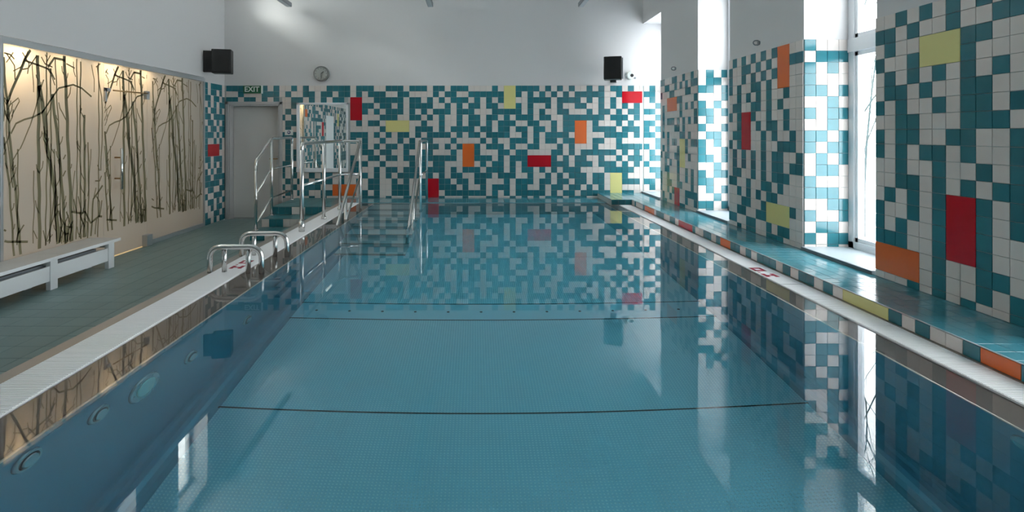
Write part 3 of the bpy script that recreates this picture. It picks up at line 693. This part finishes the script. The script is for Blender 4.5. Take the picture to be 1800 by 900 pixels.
for i in range(3):
    a, b = SEAM[i] + .003, SEAM[i + 1] - .003; off = (0, 1.32, 2.33)[i]
    if i == 1:
        pr = thing('glass_door', (WL, (a + b) / 2, 0), 'frosted glass door with long steel pull handle in the printed partition', 'door')
        g = sub(MB().box(WL - .02, WL - .008, a, b, .012, 2.285, M['frost']), 'door_panel', pr)
    else:
        g = sub(MB().box(WL - .02, WL - .008, a, b, 0.006 if i == 0 else .05, 2.29, M['frost']), 'glass_panel', glass)
    m = MB(); k = m.mi(M['print'])
    for pts, wd in strokes:
        P = [(gy(x) + off, gz(x, y), wd * gy(x) / F * 0.5 * 0.95) for x, y in pts]
        Q = []
        for (ya, za, wa), (yb, zb, wb_) in zip(P, P[1:]):
            n = max(2, int(math.hypot(yb - ya, zb - za) / .05))
            for t in range(n): t /= n; Q.append((ya + (yb - ya) * t, za + (zb - za) * t, wa + (wb_ - wa) * t))
        Q.append(P[-1]); prevv = None
        for j, (yy, zz, ww) in enumerate(Q):
            yn, zn = Q[min(j + 1, len(Q) - 1)][:2]; yp, zp = Q[max(j - 1, 0)][:2]; dy, dz = yn - yp, zn - zp; l = math.hypot(dy, dz) or 1
            ww *= 1.4      # the print is seen at a slant
            yy += .004 * math.sin(zz * 17 + wd * 9)
            p1 = (yy - dz / l * ww, zz + dy / l * ww); p2 = (yy + dz / l * ww, zz - dy / l * ww)
            ok = a + .003 < min(p1[0], p2[0]) and max(p1[0], p2[0]) < b - .003 and .06 < zz < 2.285
            cur = [m.bm.verts.new((WL - .0065, *p)) for p in (p1, p2)] if ok else None
            if cur and prevv: m.bm.faces.new((prevv[0], prevv[1], cur[1], cur[0])).material_index = k
            prevv = cur
    po = m.build('stem_print', g); 
# door fittings
def box_part(root, name, *a, mm='alu', bev=.002): return sub(MB().box(*a, M[mm], bev), name, root)
sub(MB().tube([(WL + .075, 6.60, .80), (WL + .075, 6.60, 1.29)], .016, M['steel'], n=14).tube([(WL - .008, 6.60, .93), (WL + .075, 6.60, .93)], .009, M['brass'], n=10).tube([(WL - .008, 6.60, 1.18), (WL + .075, 6.60, 1.18)], .009, M['brass'], n=10), 'pull_handle', pr)
box_part(pr, 'hinge_plate', WL - .012, WL + .012, 6.405, 6.435, 1.84, 2.00); box_part(pr, 'hinge_plate', WL - .012, WL + .012, 6.405, 6.50, 1.96, 2.00)
box_part(pr, 'closer_box', WL - .012, WL + .035, 7.17, 7.24, 1.91, 2.02)
sub(MB().tube([(WL + .04, 6.50, 1.975), (WL + .06, 7.15, 1.985)], .008, M['brass'], n=8), 'closer_arm', pr)
box_part(pr, 'floor_hinge', WL - .01, WL + .06, 7.14, 7.26, .004, .15)

# ------------------------------------------------------------------ far door, mirror, exit sign, switch
d = thing('door_1', ((DX0 + DX1) / 2, YB, 0), 'plain white door in a pale grey steel frame in the far left corner', 'door', kind='structure')
m = MB()
fw = .05
for s_, xx in ((-1, DX0), (1, DX1)):
    m.box(min(xx, xx + s_ * fw), max(xx, xx + s_ * fw), YB - .03, YB, 0, DZ + fw, M['doorframe'], .006)
    m.box(min(xx, xx - s_ * .025), max(xx, xx - s_ * .025), YB - .02, YB + .16, 0, DZ, M['doorframe'], .003)
m.box(DX0 - fw, DX1 + fw, YB - .03, YB, DZ, DZ + fw, M['doorframe'], .006); m.box(DX0, DX1, YB - .02, YB + .16, DZ - .025, DZ, M['doorframe'], .003)
sub(m, 'door_frame', d)
lf = sub(MB().box(DX0 + .026, DX1 - .026, YB + .12, YB + .16, .006, DZ - .026, M['doorwhite'], .003), 'door_leaf', d)
h = MB().tube([(DX1 - .08, YB + .12, 1.03), (DX1 - .08, YB + .065, 1.03), (DX1 - .20, YB + .065, 1.03)], .011, M['brass'], fillet=.02, n=10); h.box(DX1 - .10, DX1 - .06, YB + .112, YB + .12, .93, 1.08, M['alu'])
h.build('door_handle', lf)
d2 = thing('door_2', (WL, 2.48, 0), 'plain white door in the left wall near the camera, seen in the mirror', 'door', kind='structure')
sub(MB().box(WL - .05, WL - .005, 2.06, 2.91, .006, 2.0, M['bench'], .004), 'door_leaf', d2)
mi = thing('wall_mirror', ((MIR[0] + MIR[1]) / 2, YB, 1.4), 'white framed mirror on the far wall right of the door', 'mirror')
m = MB(); t = .05; a, b, c, e = MIR
m.box(a, a + t, YB - .05, YB - .004, c, e, M['pvc'], .005); m.box(b - t * .6, b, YB - .05, YB - .004, c, e, M['pvc'], .005)
m.box(a, b, YB - .05, YB - .004, e - t * .7, e, M['pvc'], .005); m.box(a, b, YB - .06, YB - .004, c, c + t * 1.3, M['pvc'], .005)
sub(m, 'mirror_frame', mi); sub(MB().box(a + t, b - t * .6, YB - .03, YB - .025, c + t * 1.3, e - t * .7, M['mirror']), 'mirror_glass', mi)
ex = thing('exit_sign', ((446 - 835) / 102.4, YB - .03, 2.22), 'small green EXIT sign with white letters above the far door', 'sign')
cx = (446 - 835) / 102.4; 
sp_ = sub(MB().box(cx - .16, cx + .14, YB - .05, YB - .012, 2.155, 2.285, M['green'], .003), 'sign_panel', ex)
sub(MB().box(cx + .146, cx + .165, YB - .05, YB - .012, 2.15, 2.29, M['signwhite'], .002), 'end_cap', ex)
cu = bpy.data.curves.new('exit_text', 'FONT'); cu.body = 'EXIT'; cu.size = .125; cu.extrude = .002; cu.align_x = 'CENTER'; cu.align_y = 'CENTER'; cu.offset = .002
to = bpy.data.objects.new('tmp', cu); COL.objects.link(to); dg = bpy.context.evaluated_depsgraph_get()
me = bpy.data.meshes.new_from_object(to.evaluated_get(dg)); bpy.data.objects.remove(to); me.materials.clear(); me.materials.append(M['signwhite'])
lt = link('lettering', me, sp_); lt.matrix_parent_inverse = Matrix(); lt.matrix_local = Matrix.Translation(ex.location) @ Matrix.Translation((-.01, -.022, 0)) @ Matrix.Rotation(math.radians(90), 4, 'X')
sw = thing('notice_plate', ((508.5 - 835) / 102.4, YB, 1.48), 'small white notice plate with blue symbol beside the mirror', 'sign')
cx = (508.5 - 835) / 102.4
sub(MB().box(cx - .07, cx + .07, YB - .016, YB - .009, 1.44, 1.53, M['signwhite'], .002), 'plate', sw)
M['blueprint'] = mat('blue_print', (.08, .09, .2), .5)
sub(MB().cyl((cx, YB - .016, 1.487), (cx, YB - .018, 1.487), .03, .03, M['blueprint'], 16).box(cx - .018, cx + .012, YB - .0195, YB - .018, 1.482, 1.5, M['signwhite']), 'symbol', sw)

# clocks / speakers / hooks
cl = thing('wall_clock', (-2.63, YB, 2.49), 'round silver rimmed wall clock on white plaster above the mirror', 'clock')
c0 = (-2.63, YB, 2.49)
m = MB(); m.cyl((c0[0], YB, c0[2]), (c0[0], YB - .05, c0[2]), .135, .13, M['chromerim'], 36); sub(m, 'clock_rim', cl)
cf = sub(MB().cyl((c0[0], YB - .05, c0[2]), (c0[0], YB - .052, c0[2]), .108, .108, M['clockface'], 36), 'clock_face', cl)
for i in range(12):
    m = MB(); t = i * math.pi / 6; dx, dz = math.sin(t), math.cos(t); m.tube([(c0[0] + dx * .085, YB - .054, c0[2] + dz * .085), (c0[0] + dx * .102, YB - .054, c0[2] + dz * .102)], .004, M['black'], n=6); m.build('hour_mark', cf)
m = MB(); m.tube([(c0[0], YB - .056, c0[2]), (c0[0] + .045, YB - .056, c0[2] + .035)], .005, M['black'], n=6); m.tube([(c0[0], YB - .058, c0[2]), (c0[0] + .01, YB - .058, c0[2] - .08)], .004, M['black'], n=6); sub(m, 'clock_hands', cl)
se = thing('wall_lamp', (2.66, YB, 2.46), 'small round white wall fitting right of the far right speaker', 'lamp')
sub(MB().cyl((2.66, YB, 2.46), (2.66, YB - .05, 2.46), .075, .06, M['signwhite'], 24), 'housing', se)
sub(MB().cyl((2.68, YB - .05, 2.46), (2.68, YB - .06, 2.46), .03, .025, M['black'], 16), 'lens', se)
sub(MB().cyl((2.745, YB, 2.42), (2.745, YB - .02, 2.42), .018, .015, M['greybox'], 12), 'screw_cap', se)
def speaker(loc, rz, label, side, bracket):
    root = thing('loudspeaker', loc, label, 'speaker', 'black wall speakers'); root.rotation_euler = (0, 0, rz)
    cb = MB().box(-.145, .145, -.10, .12, -.19, .19, M['black'], .015).build('cabinet', root)
    MB().box(-.13, .13, -.106, -.10, -.175, .175, M['black'], .003).build('grille', cb)
    if side: MB().box(.145, .165, -.04, .10, -.17, .17, M['greybox'], .004).build('side_panel', root)
    MB().box(*bracket, M['black'], .004).build('bracket', root)
speaker((-4.02, 8.78, 2.61), math.radians(14), 'black box speaker in the far left corner above the glass wall', False, (-.28, -.145, .0, .05, -.17, .17))
speaker((2.29, YB - .30, 2.55), math.radians(-16), 'black box speaker on the far wall near the window corner', True, (-.05, .05, .12, .315, -.215, -.185))
def hook(y, label):
    z = 2.385 if y < 6 else 2.40
    root = thing('wall_hook', (WR, y, z), label, 'hook', 'lane hooks above the mosaic')
    sub(MB().cyl((WR, y, z), (WR - .012, y, z), .022, .02, M['greybox'], 16), 'base', root)
    sub(MB().tube([(WR - .01, y, z + .022), (WR - .05, y, z + .022), (WR - .065, y, z), (WR - .05, y, z - .022), (WR - .01, y, z - .022)], .006, M['greybox'], fillet=.01, n=8), 'eye', root)
hook(5.59, 'small dark metal eye hook on the middle pier'); hook(7.92, 'small dark metal eye hook on the farthest pier')

# long ceiling-hung luminaires
for i, x in enumerate((-3.13, -.75, 1.78)):
    for j, (a, b) in enumerate(((7.0, 9.3), (4.0, 6.3), (1.0, 3.3))):
        z = 3.60
        root = thing('linear_lamp', (x, (a + b) / 2, z), 'long grey lamp hung under the ceiling, %s row, %s' % (('left', 'middle', 'right')[i], ('at the far wall', 'halfway along the pool', 'nearest the camera')[j]), 'lamp', 'hanging linear lamps')
        sub(MB().box(x - .045, x + .045, a, b, z, z + .07, M['lamp'], .008), 'housing', root)
        sub(MB().box(x - .035, x + .035, a + .02, b - .02, z - .006, z, M['sill'], .002), 'diffuser', root)
        for yy in (a + .3, b - .3): sub(MB().tube([(x, yy, z + .07), (x, yy, CEIL)], .004, M['lamp'], n=6), 'suspension_wire', root)

# ------------------------------------------------------------------ bench along the glass wall
bn = thing('low_bench', (-4.08, 4.6, 0), 'long low white bench before the frosted glass on the left deck', 'bench')
YE = 6.10; YS = 2.9
bt = sub(MB().box(-4.27, -3.935, 5.30, YE + .02, .285, .312, M['benchtop'], .003), 'bench_top', bn); sub(MB().box(-4.27, -3.935, YS, 5.295, .285, .312, M['benchtop'], .003), 'bench_top', bn)
sub(MB().box(-3.934, -3.928, YS, YE + .022, .283, .313, M['bench'], .001), 'front_edge', bn)
sub(MB().box(-4.0, -3.975, YS, YE - .03, .085, .225, M['bench'], .003), 'front_board', bn)
for y in (6.02, 5.20, 4.38, 3.56, YS + .06):
    m = MB(); m.box(-4.01, -3.965, y - .045, y + .045, 0, .285, M['bench'], .003); m.box(-4.25, -4.01, y - .02, y + .02, .225, .285, M['bench'], .003); m.box(-4.25, -4.21, y - .045, y + .045, 0, .285, M['bench'], .003)
    sub(m, 'leg', bn)
sub(MB().box(-4.25, -4.235, YS, YE - .05, .10, .225, M['bench'], .003), 'back_board', bn)
m = MB().box(-4.21, -4.05, YS + .2, 5.9, .20, .235, M['greybox'], .004)
sub(m, 'support_beam', bn)

# ------------------------------------------------------------------ outside: snowy ground, bare trees
MB().box(3.4, 40, -25, 40, -.6, -.5, M['snow']).build('ground', kind='structure', label='snow covered ground outside the windows', cat='ground')
def tree(x, y, h, seed, label):
    r = random.Random(seed); m = MB()
    def branch(p, d, l, rad, lev):
        pts = [Vector(p)]; dd = Vector(d)
        for i in range(5):
            dd = (dd + Vector((r.uniform(-.14, .14) * (.25 if lev == 3 else 1), r.uniform(-.14, .14) * (.25 if lev == 3 else 1), r.uniform(-.02, .10)))).normalized(); pts.append(pts[-1] + dd * l / 5)
        m.tube(pts, rad, M['bark'], n=6, radii=[rad * (1 - .13 * i) for i in range(6)])
        if lev:
            for k in range(5 if lev > 1 else 4):
                q = pts[r.randint(2, 5)]; a = r.uniform(0, 6.28)
                branch(q, (dd + Vector((math.cos(a) * .7, math.sin(a) * .7, r.uniform(.0, .5)))).normalized(), l * r.uniform(.45, .7), rad * .45, lev - 1)
    branch((x, y, -.5), (0, 0, 1), h * .62, .028, 3)
    m.build('bare_tree', label=label, cat='tree', group='bare trees outside', origin=(x, y, -.5))
tree(5.2, 7.45, 5.0, 1, 'thin bare tree outside the window by the nearest pier')
tree(6.1, 8.72, 6, 5, 'thin bare tree a little farther off outside the same window')
tree(7.4, 10.5, 7, 9, 'thin bare tree farthest off outside the window by the nearest pier')
